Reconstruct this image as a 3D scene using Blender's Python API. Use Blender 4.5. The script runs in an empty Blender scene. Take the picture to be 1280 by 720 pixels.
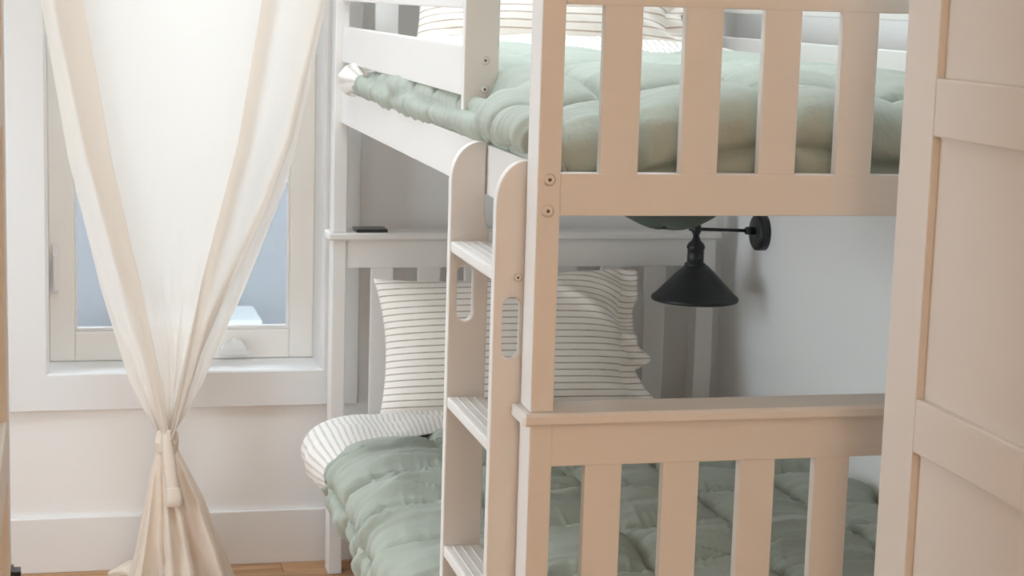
import bpy, bmesh, math, random
import numpy as np
from mathutils import Vector, Matrix
random.seed(4); np.random.seed(4)
S = bpy.context.scene
COL = S.collection
PI = math.pi

# ------------------------------------------------------------------ camera
CAM = Vector((-0.6377, -2.4491, 1.4385)); YAW, PITCH, ROLL = 0.2426, -0.1572, 0.0294
d = Vector((math.sin(YAW)*math.cos(PITCH), math.cos(YAW)*math.cos(PITCH), math.sin(PITCH)))
r = Vector((math.cos(YAW), -math.sin(YAW), 0)); u = r.cross(d)
r2 = r*math.cos(ROLL) + u*math.sin(ROLL); u2 = -r*math.sin(ROLL) + u*math.cos(ROLL)
cd = bpy.data.cameras.new('camera'); cam = bpy.data.objects.new('camera', cd); COL.objects.link(cam)
M = Matrix((r2, u2, -d)).transposed().to_4x4(); M.translation = CAM; cam.matrix_world = M
cd.sensor_fit = 'HORIZONTAL'; cd.sensor_width = 36; cd.lens = 2300.9/1280*36
cd.clip_start = .02; cd.clip_end = 100
cd.dof.use_dof = True; cd.dof.focus_distance = 3.1; cd.dof.aperture_fstop = 11
S.camera = cam

# ------------------------------------------------------------------ world (bright overcast sky), view
w = bpy.data.worlds.new('overcast_sky'); S.world = w; w.use_nodes = True
bg = w.node_tree.nodes['Background']; bg.inputs[0].default_value = (.885, .95, 1.03, 1); bg.inputs[1].default_value = 7.4
S.view_settings.view_transform = 'Standard'; S.view_settings.look = 'None'
S.view_settings.gamma = 1; S.view_settings.use_curve_mapping = False
S.view_settings.exposure = 0.14
S.cycles.max_bounces = 16; S.cycles.diffuse_bounces = 10; S.cycles.transparent_max_bounces = 16; S.cycles.transmission_bounces = 10
HALL_FILL = 9.2          # strength of the warm fill globe added in the hall

def portal(loc, rot, sx, sz):
    l = bpy.data.lights.new('window_portal', 'AREA'); l.shape = 'RECTANGLE'; l.size = sx; l.size_y = sz
    l.cycles.is_portal = True
    o = bpy.data.objects.new('window_portal', l); COL.objects.link(o); o.location = loc; o.rotation_euler = rot
portal((-.34, 2.24, 1.25), (-PI/2, 0, 0), .68, 1.55)
portal((-.05, 1.025, 2.64), (0, 0, 0), 1.4, 1.25)
portal((-2.42, .67, 1.0), (0, -PI/2, 0), 1.80, 1.1)

# ------------------------------------------------------------------ materials
def mat(name, col, rough=.5, var=0.0, vscale=8, bump=0.0, bscale=60, spec=.5, sheen=0, metal=0, stretch=None):
    m = bpy.data.materials.new(name); m.use_nodes = True; nt = m.node_tree; N = nt.nodes; L = nt.links
    b = N['Principled BSDF']; b.inputs['Base Color'].default_value = (*col, 1); b.inputs['Roughness'].default_value = rough
    b.inputs['Specular IOR Level'].default_value = spec; b.inputs['Metallic'].default_value = metal
    if sheen: b.inputs['Sheen Weight'].default_value = sheen
    tc = N.new('ShaderNodeTexCoord'); mp = N.new('ShaderNodeMapping'); L.new(tc.outputs['Object'], mp.inputs[0])
    if stretch: mp.inputs['Scale'].default_value = stretch
    if var:
        n = N.new('ShaderNodeTexNoise'); n.inputs['Scale'].default_value = vscale; n.inputs['Detail'].default_value = 4
        L.new(mp.outputs[0], n.inputs['Vector'])
        r_ = N.new('ShaderNodeMapRange'); r_.inputs[3].default_value = 1-var; r_.inputs[4].default_value = 1+var
        L.new(n.outputs[0], r_.inputs[0])
        x = N.new('ShaderNodeVectorMath'); x.operation = 'SCALE'; x.inputs[0].default_value = col
        L.new(r_.outputs[0], x.inputs['Scale']); L.new(x.outputs[0], b.inputs['Base Color'])
    if bump:
        n2 = N.new('ShaderNodeTexNoise'); n2.inputs['Scale'].default_value = bscale; n2.inputs['Detail'].default_value = 3
        L.new(mp.outputs[0], n2.inputs['Vector'])
        bp = N.new('ShaderNodeBump'); bp.inputs['Strength'].default_value = bump; bp.inputs['Distance'].default_value = .004
        L.new(n2.outputs[0], bp.inputs['Height']); L.new(bp.outputs[0], b.inputs['Normal'])
    return m

def stripe_mat(name, base, line, width, soft=.06, warm=.0, attr='sv', bump=.25):
    """woven cloth with thin printed stripes that follow the mesh attribute"""
    m = mat(name, base, .85, bump=bump, bscale=90, sheen=.2, spec=.2); nt = m.node_tree; N = nt.nodes; L = nt.links
    b = N['Principled BSDF']; a = N.new('ShaderNodeAttribute'); a.attribute_name = attr
    f = N.new('ShaderNodeMath'); f.operation = 'FRACT'; L.new(a.outputs['Fac'], f.inputs[0])
    s = N.new('ShaderNodeMath'); s.operation = 'SUBTRACT'; L.new(f.outputs[0], s.inputs[0]); s.inputs[1].default_value = .5
    ab = N.new('ShaderNodeMath'); ab.operation = 'ABSOLUTE'; L.new(s.outputs[0], ab.inputs[0])
    mr = N.new('ShaderNodeMapRange'); mr.interpolation_type = 'SMOOTHSTEP'
    mr.inputs[1].default_value = width/2-soft/2; mr.inputs[2].default_value = width/2+soft/2
    mr.inputs[3].default_value = 1; mr.inputs[4].default_value = 0
    L.new(ab.outputs[0], mr.inputs[0])
    tc = N.new('ShaderNodeTexCoord'); n = N.new('ShaderNodeTexNoise'); n.inputs['Scale'].default_value = 40
    L.new(tc.outputs['Object'], n.inputs['Vector'])
    nr = N.new('ShaderNodeMapRange'); nr.inputs[1].default_value = .3; nr.inputs[2].default_value = .7; nr.inputs[3].default_value = .7; nr.inputs[4].default_value = 1
    L.new(n.outputs[0], nr.inputs[0])
    mu = N.new('ShaderNodeMath'); mu.operation = 'MULTIPLY'; L.new(mr.outputs[0], mu.inputs[0]); L.new(nr.outputs[0], mu.inputs[1])
    mx = N.new('ShaderNodeMix'); mx.data_type = 'RGBA'; mx.inputs['A'].default_value = (*base, 1); mx.inputs['B'].default_value = (*line, 1)
    L.new(mu.outputs[0], mx.inputs['Factor']); L.new(mx.outputs['Result'], b.inputs['Base Color'])
    return m

MT = {}
MT['paint'] = mat('white_painted_wood', (.80, .778, .75), .42, var=.02, vscale=6, bump=.05, bscale=40, spec=.4, stretch=(1, 1, 6))
MT['bolt'] = mat('bolt_cap', (.80, .77, .73), .4)
MT['bolt_ring'] = mat('bolt_ring', (.42, .35, .30), .6)
MT['bolt_dark'] = mat('bolt_socket', (.16, .13, .11), .6)
MT['wall'] = mat('wall_paint', (.90, .895, .885), .8, var=.012, vscale=3, bump=.06, bscale=220, spec=.2)
MT['trim'] = mat('trim_paint', (.84, .845, .85), .45, bump=.03, bscale=60)
MT['base'] = mat('baseboard_paint', (.84, .83, .82), .45)
MT['sash'] = mat('vinyl_sash', (.89, .875, .85), .35)
MT['door'] = mat('door_paint', (.70, .65, .595), .5, var=.015, vscale=5, bump=.05, bscale=80)
MT['black'] = mat('matt_black_metal', (.014, .015, .018), .42, metal=.0, spec=.5, bump=.02, bscale=200)
MT['mattress'] = mat('mattress_ticking', (.78, .77, .74), .9)
MT['green'] = mat('sage_cotton', (.40, .432, .372), .82, var=.03, vscale=5, bump=.5, bscale=55, sheen=.12, spec=.15)
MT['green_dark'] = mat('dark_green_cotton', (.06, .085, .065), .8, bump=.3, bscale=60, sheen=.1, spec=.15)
MT['lining'] = stripe_mat('striped_lining', (.82, .795, .76), (.58, .53, .47), .34, .2)
MT['pillow'] = stripe_mat('striped_pillowcase', (.92, .88, .83), (.36, .27, .20), .17, .08)
MT['pillow_up'] = stripe_mat('striped_pillowcase_pale', (.80, .755, .70), (.42, .30, .22), .17, .08)
MT['phone'] = mat('phone_glass', (.03, .032, .035), .25)
MT['siding'] = mat('grey_siding', (.12, .125, .132), .8, var=.05, vscale=3)
MT['ac'] = mat('pale_metal_box', (.21, .22, .225), .6)
MT['ground'] = mat('outdoor_ground', (.12, .12, .11), .9)
MT['hallfloor'] = mat('hall_wood', (.50, .32, .19), .5, var=.1, vscale=4)
MT['subfloor'] = mat('subfloor', (.10, .06, .035), .9)

def wood():
    m = bpy.data.materials.new('oak_plank'); m.use_nodes = True; nt = m.node_tree; N = nt.nodes; L = nt.links
    b = N['Principled BSDF']; b.inputs['Roughness'].default_value = .5
    oi = N.new('ShaderNodeObjectInfo'); tc = N.new('ShaderNodeTexCoord'); mp = N.new('ShaderNodeMapping'); mp.inputs['Scale'].default_value = (2.5, 30, 30)
    ad = N.new('ShaderNodeVectorMath'); ad.operation = 'ADD'; L.new(tc.outputs['Object'], ad.inputs[0]); L.new(oi.outputs['Random'], ad.inputs[1])
    L.new(ad.outputs[0], mp.inputs[0]); n = N.new('ShaderNodeTexNoise'); n.inputs['Scale'].default_value = 1.6; n.inputs['Detail'].default_value = 6; L.new(mp.outputs[0], n.inputs['Vector'])
    cr = N.new('ShaderNodeValToRGB'); e = cr.color_ramp.elements; e[0].position = .3; e[0].color = (.37, .195, .095, 1); e[1].position = .75; e[1].color = (.62, .375, .20, 1)
    L.new(n.outputs[0], cr.inputs[0])
    mr = N.new('ShaderNodeMapRange'); mr.inputs[3].default_value = .78; mr.inputs[4].default_value = 1.12; L.new(oi.outputs['Random'], mr.inputs[0])
    sc = N.new('ShaderNodeVectorMath'); sc.operation = 'SCALE'; L.new(cr.outputs[0], sc.inputs[0]); L.new(mr.outputs[0], sc.inputs['Scale'])
    L.new(sc.outputs[0], b.inputs['Base Color'])
    return m
MT['oak'] = wood()

def glass():
    m = bpy.data.materials.new('window_glass'); m.use_nodes = True; nt = m.node_tree; N = nt.nodes; L = nt.links
    N.remove(N['Principled BSDF']); o = N['Material Output']
    t = N.new('ShaderNodeBsdfTransparent'); t.inputs[0].default_value = (.93, .95, .95, 1)
    g = N.new('ShaderNodeBsdfGlossy'); g.inputs['Roughness'].default_value = .03
    f = N.new('ShaderNodeFresnel'); f.inputs[0].default_value = 1.35
    x = N.new('ShaderNodeMixShader'); L.new(f.outputs[0], x.inputs[0]); L.new(t.outputs[0], x.inputs[1]); L.new(g.outputs[0], x.inputs[2]); L.new(x.outputs[0], o.inputs[0])
    return m
MT['glass'] = glass()

def linen(name, dcol, tcol, tr, clear):
    m = bpy.data.materials.new(name); m.use_nodes = True; nt = m.node_tree; N = nt.nodes; L = nt.links
    N.remove(N['Principled BSDF']); o = N['Material Output']
    tc = N.new('ShaderNodeTexCoord'); n = N.new('ShaderNodeTexNoise'); n.inputs['Scale'].default_value = 160; n.inputs['Detail'].default_value = 3
    L.new(tc.outputs['Object'], n.inputs['Vector']); bp = N.new('ShaderNodeBump'); bp.inputs['Strength'].default_value = .18; bp.inputs['Distance'].default_value = .003
    L.new(n.outputs[0], bp.inputs['Height'])
    a = N.new('ShaderNodeBsdfDiffuse'); a.inputs[0].default_value = (*dcol, 1); L.new(bp.outputs[0], a.inputs['Normal'])
    t = N.new('ShaderNodeBsdfTranslucent'); t.inputs[0].default_value = (*tcol, 1); L.new(bp.outputs[0], t.inputs['Normal'])
    x = N.new('ShaderNodeMixShader'); x.inputs[0].default_value = tr; L.new(a.outputs[0], x.inputs[1]); L.new(t.outputs[0], x.inputs[2])
    p = N.new('ShaderNodeBsdfTransparent'); y = N.new('ShaderNodeMixShader'); y.inputs[0].default_value = clear
    L.new(x.outputs[0], y.inputs[1]); L.new(p.outputs[0], y.inputs[2]); L.new(y.outputs[0], o.inputs[0])
    return m
MT['linen'] = linen('sheer_linen', (.83, .755, .675), (.90, .86, .81), .42, .10)
MT['linen_thick'] = linen('gathered_linen', (.89, .80, .70), (.92, .82, .70), .25, .0)

def fill_glow():
    m = bpy.data.materials.new('warm_fill_glow'); m.use_nodes = True; b = m.node_tree.nodes['Principled BSDF']
    b.inputs['Base Color'].default_value = (.9, .85, .75, 1); b.inputs['Emission Color'].default_value = (1, .80, .60, 1); b.inputs['Emission Strength'].default_value = HALL_FILL
    return m
MT['fill_glow'] = fill_glow()  # glow of the added fill globe in the hall

# ------------------------------------------------------------------ builders
WL = {}
def tag(o, label=None, cat=None, group=None, kind=None):
    if label: o['label'] = label
    if cat: o['category'] = cat
    if group: o['group'] = group
    if kind: o['kind'] = kind
    return o
def thing(name, label, cat, loc, group=None, kind=None):
    o = bpy.data.objects.new(name, None); COL.objects.link(o); o.location = loc; o.empty_display_size = .05
    WL[o.name] = Vector(loc); return tag(o, label, cat, group, kind)
def put(name, me, m, parent, c):
    o = bpy.data.objects.new(name, me); COL.objects.link(o); c = Vector(c)
    if m is not None and len(me.materials) == 0: me.materials.append(MT[m] if isinstance(m, str) else m)
    WL[o.name] = c
    if parent: o.parent = parent; o.location = c - WL[parent.name]
    else: o.location = c
    return o
CACHE = {}
def box(name, x0, x1, y0, y1, z0, z1, m, parent=None, bev=.003):
    sx, sy, sz = x1-x0, y1-y0, z1-z0; key = (round(sx, 4), round(sy, 4), round(sz, 4), m, bev)
    me = CACHE.get(key)
    if me is None:
        bm = bmesh.new(); bmesh.ops.create_cube(bm, size=1); bmesh.ops.scale(bm, vec=(sx, sy, sz), verts=bm.verts)
        if bev:
            bmesh.ops.bevel(bm, geom=list(bm.edges), offset=min(bev, sx*.3, sy*.3, sz*.3), segments=2, profile=.6, affect='EDGES')
            for f in bm.faces: f.smooth = False
        me = bpy.data.meshes.new(name); bm.to_mesh(me); bm.free(); CACHE[key] = me
    return put(name, me, m, parent, ((x0+x1)/2, (y0+y1)/2, (z0+z1)/2))
def mesh_from(name, V, F, m, parent=None, smooth=True, attr=None):
    V = np.asarray(V, float); c = (V.min(0)+V.max(0))/2
    me = bpy.data.meshes.new(name); me.from_pydata((V-c).tolist(), [], [list(map(int, f)) for f in F]); me.update()
    if smooth: me.polygons.foreach_set('use_smooth', [True]*len(me.polygons))
    if attr is not None:
        a = me.attributes.new('sv', 'FLOAT', 'POINT'); a.data.foreach_set('value', np.asarray(attr, np.float32))
    return put(name, me, m, parent, c)
def grid_faces(nu, nv, cu=False, cv=False, off=0):
    F = []
    for i in range(nu if cu else nu-1):
        for j in range(nv if cv else nv-1):
            a = i*nv+j; b = ((i+1) % nu)*nv+j; c = ((i+1) % nu)*nv+(j+1) % nv; e = i*nv+(j+1) % nv
            F.append((off+a, off+b, off+c, off+e))
    return F
def lathe(name, prof, center, m, parent=None, n=40, axis='z', smooth=True):
    A = np.linspace(0, 2*PI, n, endpoint=False); V = []
    for rr, z in prof:
        for a in A: V.append((rr*math.cos(a), rr*math.sin(a), z))
    V = np.array(V)
    if axis == 'x': V = V[:, [2, 0, 1]]
    if axis == 'y': V = V[:, [1, 2, 0]]
    o = mesh_from(name, V+np.array(center), grid_faces(len(prof), n, False, True), m, parent, smooth)
    return o
def tube(name, pts, rad, m, parent=None, n=12):
    pts = [Vector(p) for p in pts]; V = []
    for i, p in enumerate(pts):
        t = (pts[min(i+1, len(pts)-1)]-pts[max(i-1, 0)]).normalized()
        a = t.orthogonal().normalized(); b = t.cross(a)
        rr = rad[i] if isinstance(rad, (list, tuple)) else rad
        for k in range(n): V.append(p+a*rr*math.cos(2*PI*k/n)+b*rr*math.sin(2*PI*k/n))
    F = grid_faces(len(pts), n, False, True); F.append(tuple(range(n))); F.append(tuple(range((len(pts)-1)*n, len(pts)*n)))
    return mesh_from(name, [tuple(v) for v in V], F, m, parent)
def prism(name, outer, holes, y0, y1, m, parent, bev=.0025):
    """outline in X-Z (with holes), extruded along Y"""
    bm = bmesh.new()
    for loop in [outer]+holes:
        vs = [bm.verts.new((x, y0, z)) for x, z in loop]
        for i in range(len(vs)): bm.edges.new((vs[i], vs[(i+1) % len(vs)]))
    bmesh.ops.triangle_fill(bm, use_beauty=True, use_dissolve=True, edges=list(bm.edges))
    g = bmesh.ops.extrude_face_region(bm, geom=list(bm.faces))
    bmesh.ops.translate(bm, vec=(0, y1-y0, 0), verts=[v for v in g['geom'] if isinstance(v, bmesh.types.BMVert)])
    bmesh.ops.recalc_face_normals(bm, faces=list(bm.faces))
    V = np.array([v.co[:] for v in bm.verts]); c = (V.min(0)+V.max(0))/2
    bmesh.ops.translate(bm, vec=-Vector(c), verts=bm.verts)
    me = bpy.data.meshes.new(name); bm.to_mesh(me); bm.free()
    o = put(name, me, m, parent, c)
    b = o.modifiers.new('soft_edges', 'BEVEL'); b.width = bev; b.segments = 2; b.limit_method = 'ANGLE'; b.angle_limit = math.radians(50)
    return o

# numpy value noise
_T = np.random.RandomState(7).rand(256, 256)
def vn(x, y):
    x = np.asarray(x, float); y = np.asarray(y, float); xi = np.floor(x).astype(int); yi = np.floor(y).astype(int); fx = x-xi; fy = y-yi
    fx = fx*fx*fx*(fx*(fx*6-15)+10); fy = fy*fy*fy*(fy*(fy*6-15)+10); g = lambda a, b: _T[a & 255, b & 255]
    return (g(xi, yi)*(1-fx)+g(xi+1, yi)*fx)*(1-fy)+(g(xi, yi+1)*(1-fx)+g(xi+1, yi+1)*fx)*fy*1.0
def sm(x, a, b):
    t = np.clip((np.asarray(x, float)-a)/(b-a), 0, 1); return t*t*(3-2*t)
def curve_pts(ctrl, n):
    """Catmull-Rom through control points, resampled to n points of even arc length"""
    P = np.array(ctrl, float); Q = np.vstack([2*P[0]-P[1], P, 2*P[-1]-P[-2]]); out = []
    for i in range(1, len(Q)-2):
        for t in np.linspace(0, 1, 24, endpoint=False):
            a, b, c, e = Q[i-1:i+3]; out.append(.5*((2*b)+(-a+c)*t+(2*a-5*b+4*c-e)*t*t+(-a+3*b-3*c+e)*t**3))
    out.append(P[-1]); out = np.array(out); s = np.concatenate([[0], np.cumsum(np.linalg.norm(np.diff(out, axis=0), axis=1))])
    t = np.linspace(0, s[-1], n); return np.stack([np.interp(t, s, out[:, k]) for k in range(P.shape[1])], 1), t
def normals(B):
    du = np.gradient(B, axis=0); dv = np.gradient(B, axis=1); n = np.cross(du, dv); n /= np.linalg.norm(n, axis=2, keepdims=True)+1e-9; return n

# ------------------------------------------------------------------ the room
RX, LX, BY, FY, CZ = 1.05, -2.25, 2.075, -.12, 2.5
def wall_with_hole(name, label, axis, a0, a1, t0, t1, h0, h1, z0, z1, m='wall', ztop=CZ):
    """axis 'x': wall runs along X, thickness t0..t1 in Y; 'y': runs along Y, thickness in X. Hole h0..h1, z0..z1"""
    P = [(a0, 0), (a1, 0), (a1, ztop), (a0, ztop)]; H = [(h0, z0), (h1, z0), (h1, z1), (h0, z1)]
    V = []
    for t in (t0, t1):
        for p in P+H: V.append((p[0], t, p[1]) if axis == 'x' else (t, p[0], p[1]))
    F = []
    for o_ in (0, 8):
        for k in range(4): F.append((o_+k, o_+(k+1) % 4, o_+4+(k+1) % 4, o_+4+k))
    for k in range(4):
        F.append((k, (k+1) % 4, 8+(k+1) % 4, 8+k)); F.append((4+k, 4+(k+1) % 4, 12+(k+1) % 4, 12+k))
    o = mesh_from(name, V, F, m, None, False); bm = bmesh.new(); bm.from_mesh(o.data); bmesh.ops.recalc_face_normals(bm, faces=list(bm.faces)); bm.to_mesh(o.data); bm.free()
    return tag(o, label, 'wall', kind='structure')
WX0, WX1, WZ0, WZ1 = -.676, -.004, .499, 2.02
wall_with_hole('wall_back', 'white wall behind the bed with the curtained window in it', 'x', LX-.1, RX+.1, BY, BY+.19, WX0, WX1, WZ0, WZ1)
tag(box('wall_right', RX, RX+.1, -4.6, BY, 0, CZ, 'wall', None, 0), 'plain white wall along the right side of the bunk bed', 'wall', kind='structure')
wall_with_hole('wall_left', 'white wall on the left outside the picture with an added window opening', 'y', FY, BY, LX-.14, LX, .12, 1.22, .10, 1.90)
wf = wall_with_hole('wall_front', 'white wall with the double doorway at the near side', 'x', LX-.14, RX, FY-.09, FY, -.715, .505, 0, 2.06)
tag(box('wall_hall', LX-.24, LX-.14, -4.6, FY-.09, 0, CZ, 'wall', None, 0), 'white wall of the hall left of the camera', 'wall', kind='structure')
tag(box('wall_behind', LX-.24, RX+.1, -4.7, -4.6, 0, CZ, 'wall', None, 0), 'white end wall of the hall behind the camera', 'wall', kind='structure')
KX0, KX1, KY0, KY1 = -.75, .65, .40, 1.65           # opening for the added, unseen skylight
V = []
for z in (CZ, CZ+.12):
    V += [(LX-.24, -4.7, z), (RX+.1, -4.7, z), (RX+.1, BY+.19, z), (LX-.24, BY+.19, z), (KX0, KY0, z), (KX1, KY0, z), (KX1, KY1, z), (KX0, KY1, z)]
F = []
for o_ in (0, 8):
    for k in range(4): F.append((o_+k, o_+(k+1) % 4, o_+4+(k+1) % 4, o_+4+k))
for k in range(4): F.append((k, (k+1) % 4, 8+(k+1) % 4, 8+k)); F.append((4+k, 4+(k+1) % 4, 12+(k+1) % 4, 12+k))
tag(mesh_from('ceiling', V, F, 'wall', None, False), 'plain white ceiling over room and hall', 'ceiling', kind='structure')
fl = tag(box('floor', LX-.14, RX+.1, FY-.12, BY+.1, -.08, -.013, 'subfloor', None, 0), 'orange brown oak plank floor of the bedroom', 'floor', kind='structure')
tag(box('floor_hall', LX-.24, RX+.1, -4.7, FY-.12, -.08, 0, 'hallfloor', None, 0), 'oak floor of the hall at the doorway', 'floor', kind='structure')
# oak planks along X, the row against the back wall has a joint at X = -.107
pw = .083; yy = 2.072; row = 0
lens = [1.05, .9, 1.2, .75]
while yy > FY-.1:
    x = LX-.13; first = [.51, .95, .33, .72, 1.1, .2][row % 6]; k = 0
    if row == 0: first = (-.107-x) - .85
    while x < RX-.001:
        L_ = first if k == 0 else (.85 if (row == 0 and k == 1) else lens[(row+k) % 4])
        x1 = min(x+L_, RX)
        box('plank', x+.0006, x1-.0006, max(yy-pw, FY-.115)+.0006, yy-.0006, -.013, 0, 'oak', fl, .0012)
        x = x1; k += 1
    yy -= pw; row += 1
# baseboards
tag(box('baseboard_back', LX, RX, BY-.014, BY, 0, .139, 'base', None, .003), 'white baseboard under the curtained window', 'baseboard', kind='structure')
tag(box('baseboard_right', RX-.014, RX, FY, BY-.014, 0, .139, 'base', None, .003), 'white baseboard along the right wall under the bed', 'baseboard', kind='structure')
tag(box('baseboard_left', LX, LX+.014, 1.31, BY-.014, 0, .139, 'base', None, .003), 'white baseboard along the left wall outside the picture', 'baseboard', kind='structure')

# ------------------------------------------------------------------ window 1 (behind the curtain)
def window_casing(win, x0, x1, z0, z1, yf):
    cw = .088; yb = yf+.018
    prism('casing', [(x0-cw, z0-cw), (x1+cw, z0-cw), (x1+cw, z1+cw), (x0-cw, z1+cw)], [[(x0, z0), (x1, z0), (x1, z1), (x0, z1)]], yf, yb, 'trim', win, .002)
win = thing('window_1', 'white casement window with pale sash behind the knotted curtain', 'window', (-.34, 2.1, .5), kind='structure')
window_casing(win, WX0, WX1, WZ0, WZ1, BY-.018)
# reveal boards (white liner of the opening)
box('sill_board', WX0, WX1, BY-.012, BY+.19, WZ0-.012, WZ0+.002, 'trim', win, .002)
box('side_liner', WX0-.002, WX0+.006, BY-.012, BY+.19, WZ0+.002, WZ1, 'trim', win, .001)
box('side_liner', WX1-.006, WX1+.002, BY-.012, BY+.19, WZ0+.002, WZ1, 'trim', win, .001)
box('head_liner', WX0, WX1, BY-.012, BY+.19, WZ1-.006, WZ1+.01, 'trim', win, .001)
sx0, sx1, sz0, sz1 = WX0+.006, WX1-.006, WZ0+.003, WZ1-.006; sy0, sy1 = 2.208, 2.255; gw = .062; gb = .074
fr_ = box('sash_stile', sx0, sx0+gw, sy0, sy1, sz0, sz1, 'sash', win, .004)
box('sash_stile', sx1-gw, sx1, sy0, sy1, sz0, sz1, 'sash', win, .004)
box('sash_rail', sx0+gw, sx1-gw, sy0+.001, sy1, sz0, sz0+gb, 'sash', win, .004)
box('sash_rail', sx0+gw, sx1-gw, sy0+.001, sy1, sz1-gb, sz1, 'sash', win, .004)
# glazing beads, thinner and set back
bx0, bx1, bz0, bz1 = sx0+gw, sx1-gw, sz0+gb, sz1-gb
for a in ((bx0, bx0+.006, bz0, bz1), (bx1-.006, bx1, bz0, bz1), (bx0, bx1, bz0, bz0+.009), (bx0, bx1, bz1-.009, bz1)):
    box('glazing_bead', a[0], a[1], sy0+.012, sy0+.03, a[2], a[3], 'trim', win, .002)
tag(box('pane', bx0, bx1, sy0+.03, sy0+.034, bz0, bz1, 'glass', win, 0), 'clear glass pane')
# crank operator on the bottom rail
ck = box('crank_base', -.254, -.177, sy0-.022, sy0, .514, .530, 'trim', win, .005)
V = []; pr_ = [(-.248, .528), (-.242, .543), (-.224, .547), (-.214, .558), (-.197, .555), (-.186, .540), (-.181, .528)]
tag(ck, 'white folded crank handle')
prism('crank_arm', pr_, [], sy0-.03, sy0-.006, 'trim', ck, .004)
lk = box('lock_plate', sx0+.008, sx0+.026, sy0-.010, sy0, .675, .80, 'trim', win, .004)
box('lock_lever', sx0+.010, sx0+.022, sy0-.026, sy0-.009, .685, .775, 'trim', lk, .004)
# unseen window added in the left wall to let in more daylight
added_win2 = thing('added_window_2', 'tall white window added in the left wall, unseen, for more daylight', 'window', (LX, .67, .1), kind='structure')
for a in ((.12, .18, .10, 1.9), (1.16, 1.22, .10, 1.9), (.64, .70, .16, 1.84), (.18, 1.16, .10, .16), (.18, 1.16, 1.84, 1.9)):
    box('sash_bar', LX-.11, LX-.06, a[0], a[1], a[2], a[3], 'sash', added_win2, .003)
for a in ((.18, .64), (.70, 1.16)): box('pane', LX-.087, LX-.083, a[0], a[1], .16, 1.84, 'glass', added_win2, 0)
for a in ((.032, .12, .01, 1.988), (1.22, 1.308, .01, 1.988), (.12, 1.22, .01, .10), (.12, 1.22, 1.9, 1.988)):
    box('casing', LX, LX+.018, a[0], a[1], a[2], a[3], 'trim', added_win2, .003)
added_win3 = thing('added_skylight', 'skylight added in the bedroom ceiling, unseen, for light from above', 'window', (-.05, 1.025, CZ), kind='structure')  # added, unseen: brightens the room and upper bunk from above
for a in ((KX0, KX0+.04, KY0, KY1), (KX1-.04, KX1, KY0, KY1), (KX0+.04, KX1-.04, KY0, KY0+.04), (KX0+.04, KX1-.04, KY1-.04, KY1)):
    box('sash_bar', a[0], a[1], a[2], a[3], CZ+.05, CZ+.10, 'sash', added_win3, .003)
box('pane', KX0+.04, KX1-.04, KY0+.04, KY1-.04, CZ+.07, CZ+.074, 'glass', added_win3, 0)

# ------------------------------------------------------------------ double door leaves, opened into the hall
def leaf(name, label, x0, x1, face):
    dr = thing(name, label, 'door', ((x0+x1)/2, -.45, 0), kind='structure')
    y1_, y0_, sw = -.25, -.707, .09
    box('stile', x0, x1, y1_-sw, y1_, .01, 2.04, 'door', dr, .0025)
    box('stile', x0, x1, y0_, y0_+sw, .01, 2.04, 'door', dr, .0025)
    zs = [(.01, .135), (.471, .541), (.876, .946), (1.281, 1.353), (1.687, 1.757), (1.95, 2.04)]
    for a, b in zs: box('rail', x0+.0004, x1-.0004, y0_+sw, y1_-sw, a, b, 'door', dr, .0025)
    for (a, b), (c, e) in zip(zs, zs[1:]):
        box('panel', x0+.011, x1-.011, y0_+sw-.004, y1_-sw+.004, b-.004, c+.004, 'door', dr, .001)
    return dr
leaf('door_1', 'beige shaded panelled door leaf standing open at the right edge', .419, .454, -1)
d2 = leaf('door_2', 'door leaf seen edge-on at the left edge of the picture', -.735, -.700, 1)
hd = box('latch_plate', -.7005, -.697, -.285, -.255, .66, .752, 'black', d2, .001)
box('latch_bolt', -.6985, -.6885, -.278, -.258, .664, .750, 'black', hd, .002)

# ------------------------------------------------------------------ bunk bed
A, B_, L_BED, W = .034, .060, 1.95, .985
bed = thing('bunk_bed', 'white painted wooden bunk bed with slatted ends and guard rails', 'bunk bed', (W/2, 1.0, 0))
def bolt_full(x, y, z, parent, rr=.0085):
    # recessed ring, cap and dark socket: one bolt
    prof = [(rr*1.06, .0006), (rr, -.0004), (rr*.93, .0016), (rr*.86, -.0010), (rr*.3, -.0016), (rr*.24, -.0008), (0, -.0008)]
    o = lathe('bolt', prof, (x, y-.0008, z), 'bolt', parent, 24, 'y')
    me = o.data; me.materials.append(MT['bolt_dark']); me.materials.append(MT['bolt_ring'])
    for p in me.polygons:
        rads = [math.hypot(me.vertices[v].co.x, me.vertices[v].co.z) for v in p.vertices]
        if max(rads) < rr*.33: p.material_index = 1
        elif min(rads) > rr*.92 and max(rads) < rr*1.01: p.material_index = 2
    return o
posts = {}
PW2 = .047   # the right-hand posts
for yi, (py0, py1) in enumerate(((0, B_), (L_BED, L_BED+B_))):
    for xi, (px0, px1) in enumerate(((0, A), (W-PW2, W))):
        posts[(xi, yi, 0)] = box('post', px0, px1, py0, py1, 0, .842, 'paint', bed, .003)
        posts[(xi, yi, 1)] = box('post', px0, px1, py0, py1, .8605, 1.53, 'paint', bed, .003)
p = posts[(0, 0, 1)]
bolt_full(.0172, 0, 1.1895, p); bolt_full(.0162, 0, 1.146, p)
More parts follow.
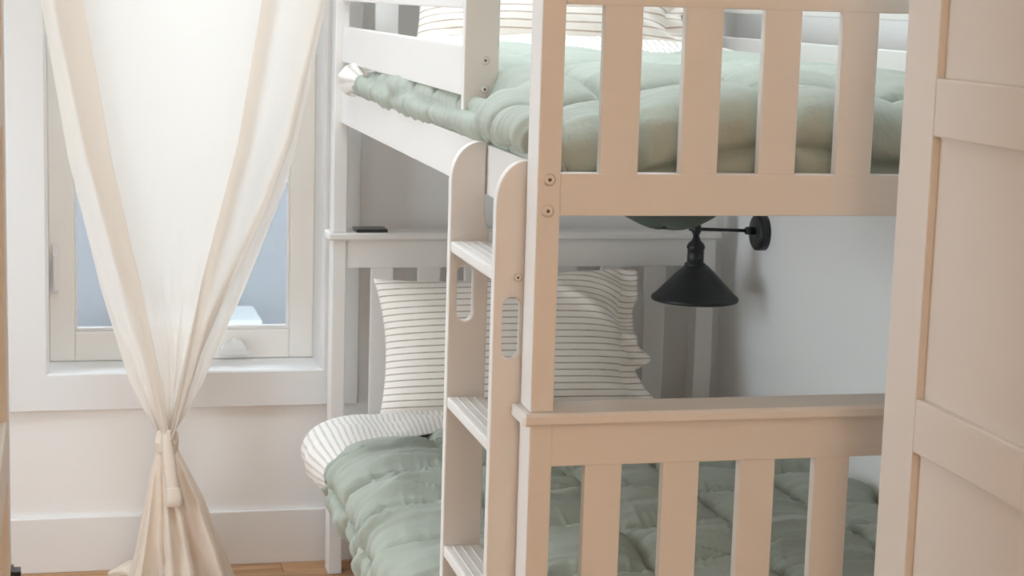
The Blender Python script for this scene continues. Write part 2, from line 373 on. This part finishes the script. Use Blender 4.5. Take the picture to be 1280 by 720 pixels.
def end_frame(name, y0, y1, z_low0, z_low1, z_up0, z_up1, slat0, upper, yslat):
    fx0, fx1 = A, W-PW2
    tr = box(name, fx0-.0005, fx1+.0005, y0, y1, z_up0, z_up1, 'paint', bed, .0025)
    box('lower_rail', fx0-.0005, fx1+.0005, y0, y1, z_low0, z_low1, 'paint', tr, .0025)
    for k in range(8):
        x0 = slat0+.1173*k
        if x0+.055 > fx1-.02: break
        box('slat', x0, x0+.0553, y0+yslat, y0+yslat+.017, z_low1-.001, z_up0+.001, 'paint', tr, .002)
    return tr
fy = .002
end_frame('lower_footboard', fy, fy+.026, .24, .31, .7805, .842, .0845, False, .003)
end_frame('upper_footboard', fy-.0015, fy+.024, 1.139, 1.1985, 1.4295, 1.50, .0893, True, .0008)
hy = L_BED+.004
end_frame('lower_headboard', hy, hy+.026, .24, .31, .772, .842, .097, False, .003)
end_frame('upper_headboard', hy, hy+.024, 1.139, 1.1985, 1.4295, 1.50, .097, True, .001)
def cap(name, y0, y1):
    pf = [(y0+.004, .842), (y0, .846), (y0, .856), (y0+.004, .8605), (y1-.004, .8605), (y1, .856), (y1, .846), (y1-.004, .842)]
    V = []; x0, x1 = -.012, W+.010
    for x, ins in ((x0, .004), (x0+.004, 0), (x1-.004, 0), (x1, .004)):
        cy = (y0+y1)/2
        for y, z in pf: V.append((x, cy+(y-cy)*(1-ins/.04), .851+(z-.851)*(1-ins/.015)))
    F = grid_faces(4, 8, False, True)+[tuple(range(7, -1, -1)), tuple(range(24, 32))]
    return mesh_from(name, V, F, 'paint', bed, False)
cap('end_cap', -.012, .072); cap('end_cap', L_BED-.012, L_BED+.072)
for py in (.03, L_BED+.03):
    tag(box('top_cap', -.008, W+.008, py-.036, py+.036, 1.5305, 1.548, 'paint', bed, .004), 'flat top cap')
# long rails
RX0, RX1 = .016, .036
for x0, x1 in ((RX0, RX1), (W-RX1, W-RX0)):
    box('side_rail', x0, x1, B_, L_BED, 1.126, 1.206, 'paint', bed, .003)
    box('side_rail', x0, x1, B_, L_BED, .24, .33, 'paint', bed, .003)
box('guard_board', RX0, RX1, .590, L_BED, 1.2715, 1.355, 'paint', bed, .003)
box('guard_board', RX0, RX1, .590, L_BED, 1.4154, 1.498, 'paint', bed, .003)
box('guard_board', W-RX1, W-RX0, B_, L_BED, 1.2715, 1.355, 'paint', bed, .003)
box('guard_board', W-RX1, W-RX0, B_, L_BED, 1.4125, 1.498, 'paint', bed, .003)
gp = box('guard_post', RX0, RX0+.060, .570, .5898, 1.2065, 1.53, 'paint', bed, .003)
for z in (1.331, 1.283, 1.447): bolt_full(.052, .570, z, gp, .0072)
for zb in (1.135, .25):
    for x0, x1 in ((RX1, RX1+.022), (W-RX1-.022, W-RX1)): box('slat_ledger', x0, x1, B_+.01, L_BED-.01, zb, zb+.025, 'paint', bed, .002)
    for k in range(11): box('bed_slat', RX1+.001, W-RX1-.001, .12+k*.172, .19+k*.172, zb+.025, zb+.043, 'paint', bed, .002)

# ------------------------------------------------------------------ ladder
lad = thing('ladder', 'white plank ladder with rounded tops hooked on the bunk bed', 'ladder', (-.01, .22, 0))
def stringer(y0, y1):
    xl, xt, xr = -.042, .0135, .0215; top = 1.211
    out = [(xl, 0)]
    for k in range(11):
        a = PI-PI/2*k/10; out.append((xl+.046+.046*math.cos(a), top-.062+.062*math.sin(a)))
    out += [(xt, top), (xt, 1.118)]
    for k in range(1, 7):
        a = PI/2*k/6; out.append((xt+(xr-xt)*(1-math.cos(a)), 1.118-.045*math.sin(a)))
    out += [(xr, .375), (.0150, .345), (.0150, 0)]
    hx, hw, z0, z1 = -.0145, .0135, .924, 1.015; H = []
    for k in range(9): a = PI*k/8; H.append((hx+hw*math.cos(a), z1-hw+hw*math.sin(a)))
    for k in range(9): a = PI+PI*k/8; H.append((hx+hw*math.cos(a), z0+hw+hw*math.sin(a)))
    return prism('stringer', out, [H], y0, y1, 'paint', lad, .0022)
sn = stringer(.065, .0845); sf = stringer(.377, .3965)
for z in (1.043, .787, .54): bolt_full(-.0075, .065, z, sn, .0062) if z > 1 else None
for zt in (1.054, .802, .555, .303, .056):
    rg = box('rung', -.0405, .0205 if zt > .4 else .0150, .0845, .377, zt-.0185, zt, 'paint', lad, .004)
    for gx in (-.026, -.012, .002): box('grip_ridge', gx-.0012, gx+.0012, .095, .367, zt-.0005, zt+.0013, 'paint', rg, .0006)

# ------------------------------------------------------------------ mattresses
def mattress(name, label, z0, z1):
    bm = bmesh.new(); bmesh.ops.create_cube(bm, size=1); bmesh.ops.scale(bm, vec=(.86, 1.83, z1-z0), verts=bm.verts)
    bmesh.ops.bevel(bm, geom=list(bm.edges), offset=.035, segments=4, profile=.5, affect='EDGES')
    me = bpy.data.meshes.new('body'); bm.to_mesh(me); bm.free(); me.polygons.foreach_set('use_smooth', [True]*len(me.polygons))
    root = thing(name, label, 'mattress', (.4925, 1.005, z0)); put('body', me, 'mattress', root, (.4925, 1.005, (z0+z1)/2))
    for zz in (z0+.012, z1-.012):
        pts = []
        for k in range(49):
            a = 2*PI*k/48; c_, s_ = math.cos(a), math.sin(a)
            pts.append((.4925+.425*math.copysign(abs(c_)**.16, c_), 1.005+.91*math.copysign(abs(s_)**.16, s_), zz))
        tube('piping', pts, .004, 'mattress', root, 6)
mattress('mattress', 'white mattress under the comforter of the lower bunk', .294, .405)
mattress('mattress', 'white mattress under the comforter of the upper bunk', 1.179, 1.262)

# ------------------------------------------------------------------ quilted comforters
def quilt(U, V, us, vs, amp, seed, wr=1.0):
    """height over the base surface: puffs between seams and puckered wrinkles"""
    wu = .022*(vn(U*3+seed, V*4+9)-.5)+.012*(vn(U*11+seed, V*11)-.5); wv = .050*(vn(U*3.5+40, V*2+seed)-.5)+.014*(vn(U*12, V*12+seed)-.5)
    a = np.abs(np.sin(PI*np.interp(U+wu, us, np.arange(len(us))))); b = np.abs(np.sin(PI*np.interp(V+wv, vs, np.arange(len(vs)))))
    q = 1/(1/np.maximum(a, 1e-3)**3+1/np.maximum(b, 1e-3)**3)**(1/3); puff = .55*(1-np.exp(-q/.13))+.6*q**.8
    seamb = np.exp(-(b/.45)**2); seama = np.exp(-(a/.50)**2)
    # long folds running along U, short puckers leaving the seams
    wob = .05*(vn(U*5+3, V*3+seed)-.5)
    f1 = 1-np.abs(2*vn(U*3.2+seed, (V+wob+U*.10)*26)-1); f1 = f1**3.2
    f2 = 1-np.abs(2*vn(U*5+seed*2, (V+wob*1.5)*55)-1); f2 = f2**2
    f3 = 1-np.abs(2*vn((U+wob)*48, V*6+seed)-1); f3 = f3**2
    h = amp*puff + wr*(.017*(f1-.3)*(.35+.65*vn(U*2.5+5, V*3+seed)*1.5) + .0085*(f2-.4)*(.30+seama) + .0055*(f3-.4)*(.12+seamb))
    h += .012*(vn(U*4+seed, V*4)-.5)+.02*(vn(U*1.7+seed, V*2.1+3)-.5)
    return h
def comforter(name, label, loc, base, U, V, attr_cells, mat_name, seed, wr=1.0, amp=.02, edge=None):
    root = thing(name, label, 'comforter', loc)
    n = normals(base); us, vs = attr_cells
    h = quilt(U, V, us, vs, amp, seed, wr)
    if edge is not None: h = h*edge
    P = base + n*h[:, :, None]
    nu, nv = P.shape[:2]
    mesh_from('quilted_cover', P.reshape(-1, 3), grid_faces(nu, nv), mat_name, root)
    return root, P

# lower bunk: cross-section from the tucked hem over the left edge to the right wall
low_ctrl = [(.015, .368), (-.035, .362), (-.064, .370), (-.072, .392), (-.062, .412), (-.035, .424), (.02, .430), (.2, .430), (.5, .425), (.8, .417), (.95, .408), (1.000, .392), (1.006, .365)]
prof, su = curve_pts(low_ctrl, 320)
ys = np.linspace(.075, 1.56, 370)
U, Vv = np.meshgrid(su, ys, indexing='ij')
base = np.zeros((len(su), len(ys), 3)); base[:, :, 0] = prof[:, None, 0]; base[:, :, 2] = prof[:, None, 1]; base[:, :, 1] = ys[None, :]
lf = 1-sm(base[:, :, 0], -.06, .2)
base[:, :, 0] += lf*(.020*(vn(Vv*3.1, Vv*0+2)-.5)) + lf*(-.012)*sm(Vv, .9, 1.5)
base[:, :, 2] += lf*.020*(vn(Vv*2.6+7, Vv*0)-.5)
base[:, :, 1] += .62*np.clip(base[:, :, 0]+.03, 0, .22)*sm(Vv, .9, 1.5) - .0*Vv
base[:, :, 2] -= .05*(1-sm(Vv, .075, .16))
base[:, :, 2] += .018*sm(Vv, 1.1, 1.5)*sm(base[:, :, 0], -.09, .0)-.008
base[:, :, 0] += .006*lf + .125*lf*(1-sm(Vv, .43, .60))
u_x0 = float(np.interp(0, prof[70:, 0], su[70:]))
lowc, lowP = comforter('comforter', 'sage green quilted comforter with striped turn-down on the lower bunk', (.45, .8, .41), base, U, Vv, ([-.12, float(np.interp(.392, prof[26:52, 1], su[26:52])), u_x0+.085, u_x0+.31, u_x0+.53, u_x0+.755, u_x0+.98, u_x0+1.2], [-.1, .11, .325, .545, .775, .985, 1.16, 1.37, 1.60, 1.8]), 'green', 3.0, 1.25, .046, 1-.62*sm(Vv, 1.40, 1.46))

def lining(root, prof_ctrl, y0f, y1f, lift, n=150, m=60, spacing=.0125, seed=1.0):
    pf, s_ = curve_pts(prof_ctrl, n); t = np.linspace(0, 1, m)
    Bz = np.zeros((n, m, 3)); X = pf[:, 0]
    y0 = y0f(X); y1 = y1f(X)
    Yg = y0[:, None]+(y1-y0)[:, None]*t[None, :]
    bul = np.sin(np.clip(t, 0, 1)*PI)**.55
    Bz[:, :, 0] = X[:, None]; Bz[:, :, 1] = Yg; Bz[:, :, 2] = pf[:, 1][:, None]
    nn = normals(Bz); T = t[None, :]+0*s_[:, None]; SS = s_[:, None]+0*T
    h = lift*bul[None, :] + .018*(vn(SS*7+seed, T*2.5)-.5)*bul + .011*(1-np.abs(2*vn(SS*16+T*3.5, T*3.5+seed)-1))*bul
    P = Bz+nn*h[:, :, None]
    return mesh_from('turned_back_lining', P.reshape(-1, 3), grid_faces(n, m), 'lining', root, True, (SS/spacing+.25*(vn(SS*14, T*3)-.5)).reshape(-1))
lin_ctrl = [(-.045, .362), (-.080, .372), (-.090, .398), (-.080, .424), (-.045, .444), (.02, .452), (.2, .454), (.5, .448), (.8, .434), (.95, .418), (1.000, .398)]
lining(lowc, lin_ctrl, lambda X: 1.40+.62*np.clip(X+.06, 0, .25)-.01*np.clip(X-.2, 0, 1), lambda X: 1.70+.12*np.clip(X+.1, 0, .3), .013)

# upper bunk: free bulge beside the ladder, squeezed under the guard board further back
free = [(.11, 1.232), (.065, 1.228), (.026, 1.226), (.004, 1.231), (.004, 1.243), (.026, 1.262), (.066, 1.284), (.11, 1.302), (.17, 1.311), (.28, 1.316), (.5, 1.314), (.75, 1.304), (.88, 1.288), (.915, 1.26), (.918, 1.23)]
tight = [(.10, 1.228), (.060, 1.226), (.030, 1.226), (.015, 1.232), (.015, 1.243), (.030, 1.250), (.058, 1.254), (.074, 1.282), (.20, 1.302), (.5, 1.310), (.75, 1.302), (.88, 1.285), (.915, 1.26), (.918, 1.23), (.918, 1.225)]
pF, sF = curve_pts(free, 280); pT, sT = curve_pts(tight, 280)
yv = []; dr = []                                   # the foot end: a vertical drop behind the slats, then the top
for s_ in np.linspace(0, 1.80, 400):
    if s_ < .09: yv.append(.060); dr.append(.135-s_)
    elif s_ < .09+.0707: a = (s_-.09)/.045; yv.append(.060+.045*(1-math.cos(a))); dr.append(.045*(1-math.sin(a)))
    else: yv.append(.105+s_-.1607); dr.append(0)
yv = np.array(yv); dr = np.array(dr); sv = np.linspace(0, 1.80, 400)
U, Vv = np.meshgrid(sF, sv, indexing='ij')
k = sm(yv, .33, .47)[None, :, None]
pr3 = pF[:, None, :]*(1-k)+pT[:, None, :]*k
base = np.zeros((280, 400, 3)); base[:, :, 0] = pr3[:, :, 0]; base[:, :, 2] = pr3[:, :, 1]
inn = sm(base[:, :, 0], .0, .07)
upm = sm(pr3[:, :, 1], 1.235, 1.29)
base[:, :, 2] -= dr[None, :]*inn*upm
base[:, :, 1] = yv[None, :]+(1-inn)*.028*(1-sm(yv, .1, .5))[None, :]
base[:, :, 2] -= (1-inn)*.012*(1-sm(base[:, :, 1], .07, .14))
base[:, :, 2] -= .045*inn*(1-sm(base[:, :, 1], .06, .42))*(1-.65*np.exp(-((base[:, :, 0]-.38)/.16)**2))
base[:, :, 2] += .012*inn*np.sin(base[:, :, 0]*9)*sm(yv, .3, .8)[None, :]
base[:, :, 2] = np.where(inn > .5, np.maximum(base[:, :, 2], 1.175), base[:, :, 2])
base[:, :, 2] -= .010*inn*upm
base[:, :, 0] += .008*(1-sm(base[:, :, 0], .0, .08))
gc = (1-sm(sv, .0, .07))[None, :]*(1-inn)
base[:, :, 0] += gc*.035
base[:, :, 2] += gc*.8*(1.242-base[:, :, 2])
edge = 1-.85*k[:, :, 0]*np.exp(-((base[:, :, 0]-.062)/.018)**2)
upc, upP = comforter('comforter', 'sage green quilted comforter spilling over the side of the upper bunk', (.45, .8, 1.27), base, U, Vv, ([-.1, .10, .30, .52, .74, .97, 1.2], [-.12, .085, .30, .49, .70, .90, 1.10, 1.31, 1.5, 1.7, 1.9]), 'green', 11.0, .26, .036, edge*(1-.9*inn*sm(base[:, :, 1], 1.42, 1.50)))
lin_up = [(.07, 1.230), (.032, 1.226), (.010, 1.229), (.003, 1.238), (.008, 1.247), (.028, 1.251), (.055, 1.260), (.075, 1.295), (.2, 1.318), (.5, 1.326), (.75, 1.318), (.88, 1.300), (.915, 1.27)]
lining(upc, lin_up, lambda X: 1.66-.18*sm(X, .0, .22), lambda X: 1.86-.06*sm(X, 0, .2), .016, spacing=.0135, seed=4.0)
# the cloth that sags under the upper bunk above the lamp
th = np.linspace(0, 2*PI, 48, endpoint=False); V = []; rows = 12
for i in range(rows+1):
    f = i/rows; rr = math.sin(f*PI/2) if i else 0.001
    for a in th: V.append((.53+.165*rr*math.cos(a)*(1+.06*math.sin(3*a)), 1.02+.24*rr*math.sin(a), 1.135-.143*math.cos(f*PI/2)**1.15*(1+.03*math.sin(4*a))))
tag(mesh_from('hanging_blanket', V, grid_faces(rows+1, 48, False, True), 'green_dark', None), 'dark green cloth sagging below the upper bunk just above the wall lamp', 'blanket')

# ------------------------------------------------------------------ pillows
def pillow(name, label, c, w_, h_, t_, lean, m, spacing, right_edge, seed, yaw=0):
    root = thing(name, label, 'pillow', c)
    nu, nv = 120, 84; uu = np.linspace(-1, 1, nu); vv = np.linspace(-1, 1, nv); Ug, Vg = np.meshgrid(uu, vv, indexing='ij')
    ev = np.array([0, math.sin(lean), math.cos(lean)]); en = np.array([0, -math.cos(lean), math.sin(lean)]); eu = np.array([1, 0, 0.])
    x = Ug*w_/2*(1-.075*(1-Vg**2)*np.where(Ug < 0, np.abs(Ug)**3, 0))
    x = x + sm(Ug, .55, 1)*np.interp(Vg, right_edge[0], right_edge[1])
    y = Vg*h_/2*(1-.06*(1-Ug**2)*np.abs(Vg)**3)+ .012*np.sin(Ug*2.2)*np.abs(Vg)
    ue = np.where(Ug > 0, np.clip(Ug/.86, 0, 1), -Ug)
    th_ = t_*np.clip(1-np.abs(ue)**2.6, 0, 1)**.62*np.clip(1-np.abs(Vg)**2.6, 0, 1)**.62
    rip = .010*sm(Ug, .62, .9)*np.sin(Vg*9+seed)+.006*sm(Ug, .5, .9)*np.sin(Vg*21+Ug*14)
    corner = sm(np.abs(Ug)*np.abs(Vg), .3, .9)
    wr = .010*(1-np.abs(2*vn((Ug*2+Vg*2.3)*2.2+seed, (Ug-Vg)*1.1)-1))*(.25+corner)+.012*(vn(Ug*2+seed, Vg*3)-.5)+.006*(1-np.abs(2*vn(Ug*5+seed, Vg*12+Ug*4)-1))*np.exp(-((Ug+.75)/.35)**2)
    dg = .020*np.exp(-(((Ug-.62)+(Vg-.45)*.9)/.10)**2)*sm(Ug, .25, .6)*sm(Vg, -.2, .3)
    at = y/spacing + .9*np.exp(-((Ug-.95)/.22)**2)*np.interp(Vg, [-1, .1, .35, 1], [0, .2, 2.2, 3.5])
    out = []; atr = []
    for sgn, k_ in ((1, 1.0), (-1, .55)):
        nrm = sgn*(th_*k_+.003+ (wr*np.clip(th_/t_+.15, 0, 1) if sgn > 0 else 0))+rip+(dg if sgn > 0 else 0)
        P = np.array(c)+x[:, :, None]*eu+y[:, :, None]*ev+nrm[:, :, None]*en
        out.append(P.reshape(-1, 3)); atr.append(at.reshape(-1))
    F = grid_faces(nu, nv)+[f[::-1] for f in grid_faces(nu, nv, off=nu*nv)]
    ring = [i*nv for i in range(nu)]+[(nu-1)*nv+j for j in range(1, nv)]+[i*nv+nv-1 for i in range(nu-2, -1, -1)]+[j for j in range(nv-2, 0, -1)]
    for a, b in zip(ring, ring[1:]+ring[:1]): F.append((b, a, a+nu*nv, b+nu*nv))
    mesh_from('pillowcase', np.vstack(out), F, m, root, True, np.concatenate(atr))
    return root
redge = ([-1, -.86, -.62, -.42, -.30, -.22, -.05, .4, .75, 1], [.036, .026, -.004, -.010, .026, .026, -.010, -.012, .004, .008])
pillow('pillow', 'cream pillow with brown pinstripes leaning against the lower headboard', (.412, 1.800, .607), .655, .345, .085, .30, 'pillow', .0157, redge, 2.0)
pillow('pillow', 'pale striped pillow at the head of the upper bunk', (.475, 1.785, 1.462), .66, .33, .075, .42, 'pillow_up', .0170, redge, 5.0)

# ------------------------------------------------------------------ wall lamp
LY = 1.79
lamp = thing('wall_lamp', 'matt black swing-arm wall lamp with cone shade above the lower pillow', 'lamp', (RX, LY, .88))
lathe('wall_plate', [(0, -.026), (.040, -.026), (.045, -.022), (.045, 0), (0, 0)], (RX, LY, .880), 'black', lamp, 44, 'x')
bossp = lathe('arm_socket', [(0, -.05), (.009, -.05), (.010, -.044), (.010, -.026), (0, -.026)], (RX, LY, .884), 'black', lamp, 20, 'x')
SXc = .872
tube('arm', [(RX-.045, LY, .884), (.95, LY, .886), (SXc+.012, LY, .888)], .0043, 'black', lamp, 14)
kn = lathe('knuckle', [(0, .0145), (.007, .013), (.0115, .008), (.013, 0), (.0115, -.008), (.008, -.014), (.007, -.026), (0, -.026)], (SXc, LY, .889), 'black', lamp, 24)
tube('knuckle_screw', [(SXc-.018, LY, .889), (SXc-.010, LY, .889)], .0055, 'black', kn, 12)
so = lathe('socket', [(0, .868), (.009, .868), (.010, .862), (.019, .853), (.0225, .846), (.0225, .841), (.0205, .839), (.0205, .806), (.026, .803), (.0265, .798), (.024, .795)], (SXc+.001, LY, 0), 'black', lamp, 32)
lathe('shade', [(.024, .800), (.028, .7985), (.050, .778), (.075, .752), (.0985, .727), (.1055, .722), (.108, .717), (.1065, .7125), (.1035, .7145), (.096, .724), (.072, .749), (.048, .774), (.024, .794)], (SXc+.004, LY, 0), 'black', lamp, 64)

# ------------------------------------------------------------------ phone on the headboard cap
ph = box('phone', .056, .134, L_BED-.008, L_BED+.055, .8606, .869, 'phone', None, .003)
tag(ph, 'thin dark phone lying on the cap of the lower headboard', 'phone')

# ------------------------------------------------------------------ curtain
cur = thing('curtain', 'cream sheer linen curtain tied in a knot in front of the window', 'curtain', (-.4, 1.93, 0))
CV = dict(
 L=[(2.06, -.765), (1.398, -.682), (1.032, -.623), (.729, -.552), (.506, -.488), (.427, -.45), (.371, -.418)],
 A=[(2.06, -.74), (1.399, -.65), (1.051, -.586), (.729, -.502), (.574, -.454), (.416, -.418), (.371, -.409)],
 B=[(2.06, -.68), (1.401, -.584), (1.033, -.522), (.748, -.459), (.514, -.412), (.396, -.396), (.37, -.401)],
 S=[(2.06, -.09), (1.413, -.175), (1.073, -.231), (.747, -.314), (.513, -.363), (.396, -.388), (.37, -.394)],
 C=[(2.06, -.055), (1.413, -.143), (1.073, -.2), (.766, -.28), (.523, -.344), (.396, -.382), (.37, -.391)],
 F=[(2.06, .065), (1.417, -.031), (1.093, -.100), (.93, -.157), (.746, -.242), (.571, -.318), (.415, -.367), (.37, -.388)],
 R=[(2.06, .075), (1.417, -.021), (1.074, -.088), (.968, -.116), (.726, -.21), (.59, -.27), (.496, -.308), (.415, -.352), (.37, -.382)])
def cx(n, z): t = sorted(CV[n]); return float(np.interp(z, [a for a, b in t], [b for a, b in t]))
zs = np.concatenate([np.linspace(2.06, .60, 90), np.linspace(.59, .372, 40)]); rowsP = []; NU = 220
zs_s = zs
for z in zs:
    Lx, Ax, Bx, Sx, Cx, Fx, Rx = (cx(n, z) for n in 'LABSCFR'); g = 1-sm(z, .38, .75); dp = .010+.012*g; y0 = 1.950
    mid = [Bx+(Sx-Bx)*t for t in (.15, .35, .55, .75, .9)]
    ctl = [(Lx, y0+.002), (Lx+(Ax-Lx)*.5, y0-dp*.8), (Ax, y0-dp*1.1), (Ax+(Bx-Ax)*.5, y0-2*dp), (Bx-.001, y0-2.2*dp), (Bx, y0-1.6*dp), (Ax+(Bx-Ax)*.4, y0-dp), (Ax+.003, y0-.3*dp), (Ax+.004, y0), (Ax+(Bx-Ax)*.5, y0+.2*dp)]
    ctl += [(x_, y0+.010*(1-g)*math.sin(7*k_+.8)+.004*g*math.sin(3*k_)) for k_, x_ in enumerate(mid)]
    ctl += [(Sx+(Cx-Sx)*.4, y0-.2*dp), (Cx-.001, y0-.2*dp), (Cx, y0-.8*dp), (Sx+(Cx-Sx)*.4, y0-1.0*dp), (Sx, y0-1.1*dp), (Sx-.001, y0-1.6*dp), (Sx+(Cx-Sx)*.5, y0-2*dp), (Cx+(Fx-Cx)*.5, y0-2.3*dp-.004*math.sin(z*5)), (Fx-.002, y0-2*dp), (Fx, y0-1.4*dp), (Fx-(.012+.25*(Rx-Fx)), y0-.9*dp), (Fx-(.012+.25*(Rx-Fx)), y0-.4*dp), (Fx+(Rx-Fx)*.4, y0), (Rx, y0+.003)]
    ctl = np.array(ctl); s_ = np.linspace(0, len(ctl)-1, NU); P = np.stack([np.interp(s_, np.arange(len(ctl)), ctl[:, k_]) for k_ in range(2)], 1)
    ker = np.array([1, 2, 3, 4, 3, 2, 1.]); ker /= ker.sum()
    for k_ in range(2):
        q = np.pad(P[:, k_], 3, mode='edge'); P[:, k_] = np.convolve(q, ker, 'valid')
    rowsP.append(np.column_stack([P[:, 0], P[:, 1], np.full(NU, z)]))
P = np.array(rowsP); ii = np.linspace(0, 1, NU)[None, :]; zz = P[:, :, 2]
P[:, :, 1] += .010*(vn(ii*26+zz*1.2, zz*2.5)-.5)+.006*(vn(ii*40, zz*9)-.5)*(1-sm(zz, .45, .9))
P[:, :, 1] -= .016*(1-np.abs(2*vn(ii*34+zz*3, zz*2.2)-1))**2*(1-sm(zz, .42, .85))
mesh_from('sheer_panel', P.reshape(-1, 3), grid_faces(len(zs), NU), 'linen', cur)
# knot and tail
def loft(name, tab, m, parent, n=120, folds=None, cap_=False):
    """tab rows: z, x0, x1, depth, ycentre, fold strength"""
    tab = np.array(tab, float); zz = np.linspace(tab[0, 0], tab[-1, 0], 80); V = []
    A_ = np.linspace(0, 2*PI, n, endpoint=False)
    rev = tab[0, 0] > tab[-1, 0]; tt = tab[::-1] if rev else tab
    for z in zz:
        x0, x1, dp, yc, fs = (np.interp(z, tt[:, 0], tt[:, k_]) for k_ in range(1, 6))
        ph_ = z*3.0
        rr = 1+fs*(.95*np.abs(np.sin(3.5*A_+.9+.5*np.sin(ph_)))**.7-.62+.20*np.sin(9*A_+1.2*ph_)+.08*np.sin(17*A_+3*ph_))
        rr = rr+.22*fs*((1-np.abs(2*vn(A_*3.2+z*7, A_*0+z*5)-1))**2-.4)
        X = (x0+x1)/2+(x1-x0)/2*np.cos(A_)*np.clip(rr, .3, 1.12); Y = yc+dp*np.sin(A_)*rr
        V.append(np.column_stack([X, Y, np.full(n, z)]))
    V = np.array(V); F = grid_faces(80, n, False, True)
    if cap_: F += [tuple(range(n)), tuple(range(79*n, 80*n))]
    return mesh_from(name, V.reshape(-1, 3), F, m, parent)
loft('tail', [(.368, -.412, -.384, .016, 1.932, .25), (.345, -.418, -.376, .022, 1.930, .3), (.29, -.430, -.350, .040, 1.925, .7), (.22, -.441, -.318, .050, 1.92, .95), (.15, -.452, -.294, .056, 1.915, 1.05), (.085, -.463, -.270, .060, 1.912, 1.05), (.03, -.478, -.252, .068, 1.910, 1.05), (.004, -.485, -.246, .072, 1.905, 1.05)], 'linen_thick', cur)
# puddle of cloth on the floor: soft rolls that spread out to the left
def roll(name, pts, rads, m, parent, flat=.55, n=28):
    C, _ = curve_pts(pts, 40); rr = np.interp(np.linspace(0, 1, 40), np.linspace(0, 1, len(rads)), rads); V = []
    for i in range(40):
        t = C[min(i+1, 39)]-C[max(i-1, 0)]; t = t/np.linalg.norm(t); a = np.cross(t, [0, 0, 1]); a /= np.linalg.norm(a)+1e-9; b = np.cross(a, t)
        for k_ in range(n):
            th_ = 2*PI*k_/n; q = 1+.10*math.sin(3*th_+i*.2)+.06*math.sin(5*th_-i*.3)
            V.append(C[i]+a*rr[i]*q*math.cos(th_)+b*rr[i]*flat*q*math.sin(th_))
    F = grid_faces(40, n, False, True)+[tuple(range(n)), tuple(range(39*n, 40*n))]
    return mesh_from(name, V, F, m, parent)
roll('floor_fold', [(-.35, 1.92, .040), (-.41, 1.935, .046), (-.47, 1.955, .036), (-.515, 1.965, .026), (-.532, 1.97, .020)], [.030, .036, .038, .034, .012], 'linen_thick', cur)
roll('floor_fold', [(-.29, 1.90, .015), (-.36, 1.85, .018), (-.45, 1.82, .018), (-.50, 1.85, .016)], [.022, .030, .032, .016], 'linen_thick', cur)
loft('knot', [(.388, -.416, -.378, .014, 1.930, .15), (.378, -.421, -.374, .024, 1.926, .2), (.36, -.424, -.372, .030, 1.922, .25), (.34, -.420, -.374, .028, 1.922, .25), (.325, -.414, -.380, .020, 1.925, .2)], 'linen_thick', cur, cap_=True)
def strap(name, pts, widths, m, parent, th=.006):
    C, _ = curve_pts(pts, 30); ww = np.interp(np.linspace(0, 1, 30), np.linspace(0, 1, len(widths)), widths); V = []
    for i in range(30):
        for k_, (a, b) in enumerate(((-1, 0), (-.6, -1), (0, -1.25), (.6, -1), (1, 0), (.6, .7), (-.6, .7))): V.append((C[i][0]+a*ww[i]/2, C[i][1]+b*th, C[i][2]))
    F = grid_faces(30, 7, False, True)+[tuple(range(7)), tuple(range(29*7, 30*7))]
    return mesh_from(name, V, F, m, parent)
st = strap('tie_strap', [(-.399, 1.905, .392), (-.398, 1.892, .36), (-.392, 1.874, .30), (-.386, 1.860, .245), (-.385, 1.853, .226)], [.020, .029, .031, .032, .037], 'linen_thick', cur)
strap('strap_hem', [(-.3865, 1.856, .262), (-.385, 1.850, .245), (-.384, 1.847, .228), (-.3835, 1.849, .219)], [.036, .040, .042, .042], 'linen_thick', st, .005)
# curtain rod above the picture
rod = thing('curtain_rod', 'thin black curtain rod above the window outside the picture', 'curtain rod', (-.34, 1.95, 2.07))
tube('rod', [(-.86, 1.95, 2.07), (-.3, 1.95, 2.07), (.17, 1.95, 2.07)], .008, 'black', rod)
for x_ in (-.86, .17): lathe('finial', [(0, -.016), (.012, -.010), (.016, 0), (.012, .010), (0, .016)], (x_, 1.95, 2.07), 'black', rod, 20, 'x')
for x_ in (-.80, .11):
    tube('bracket', [(x_, 1.95, 2.062), (x_, 2.0, 2.062), (x_, BY-.012, 2.062)], .005, 'black', rod)

# ------------------------------------------------------------------ outdoors
tag(box('ground', -8, 8, BY+.19, 14, -.75, -.65, 'ground', None, 0), 'dark ground outside the window', 'ground', kind='structure')
nb = thing('neighbouring_house', 'grey blue house wall seen through the window glass', 'building', (0, 6.2, -.65))
box('wall', -5, 5, 6.1, 6.4, -.65, 2.3, 'siding', nb, 0)
box('roof_edge', -5.2, 5.2, 5.9, 6.5, 2.3, 2.45, 'siding', nb, .01)
ac = thing('outdoor_unit', 'pale box standing against the grey house outside the window', 'outdoor unit', (.10, 5.8, -.65))
box('housing', -.35, .225, 5.6, 6.0, -.60, -.01, 'ac', ac, .02)
for x_ in (-.25, .12): box('foot', x_-.04, x_+.04, 5.65, 5.95, -.65, -.60, 'ac', ac, .005)
for k in range(6): box('louvre', -.30, .17, 5.592, 5.602, -.52+k*.08, -.50+k*.08, 'ac', ac, .002)

# ------------------------------------------------------------------ added warm fill light in the hall (unseen, behind the camera)
hl = thing('hall_fill_globe', 'unseen warm glowing globe added in the hall as frontal fill light', 'lamp', (-.25, -3.45, 1.75))
lathe('fill_globe', [(.001, -.30)]+[(.30*math.sin(PI*k/20), -.30*math.cos(PI*k/20)) for k in range(1, 20)]+[(.001, .30)], (-.25, -3.45, 1.75), 'fill_glow', hl, 40)
tube('cord', [(-.25, -3.45, 2.05), (-.25, -3.45, 2.3), (-.25, -3.45, CZ)], .004, 'black', hl)
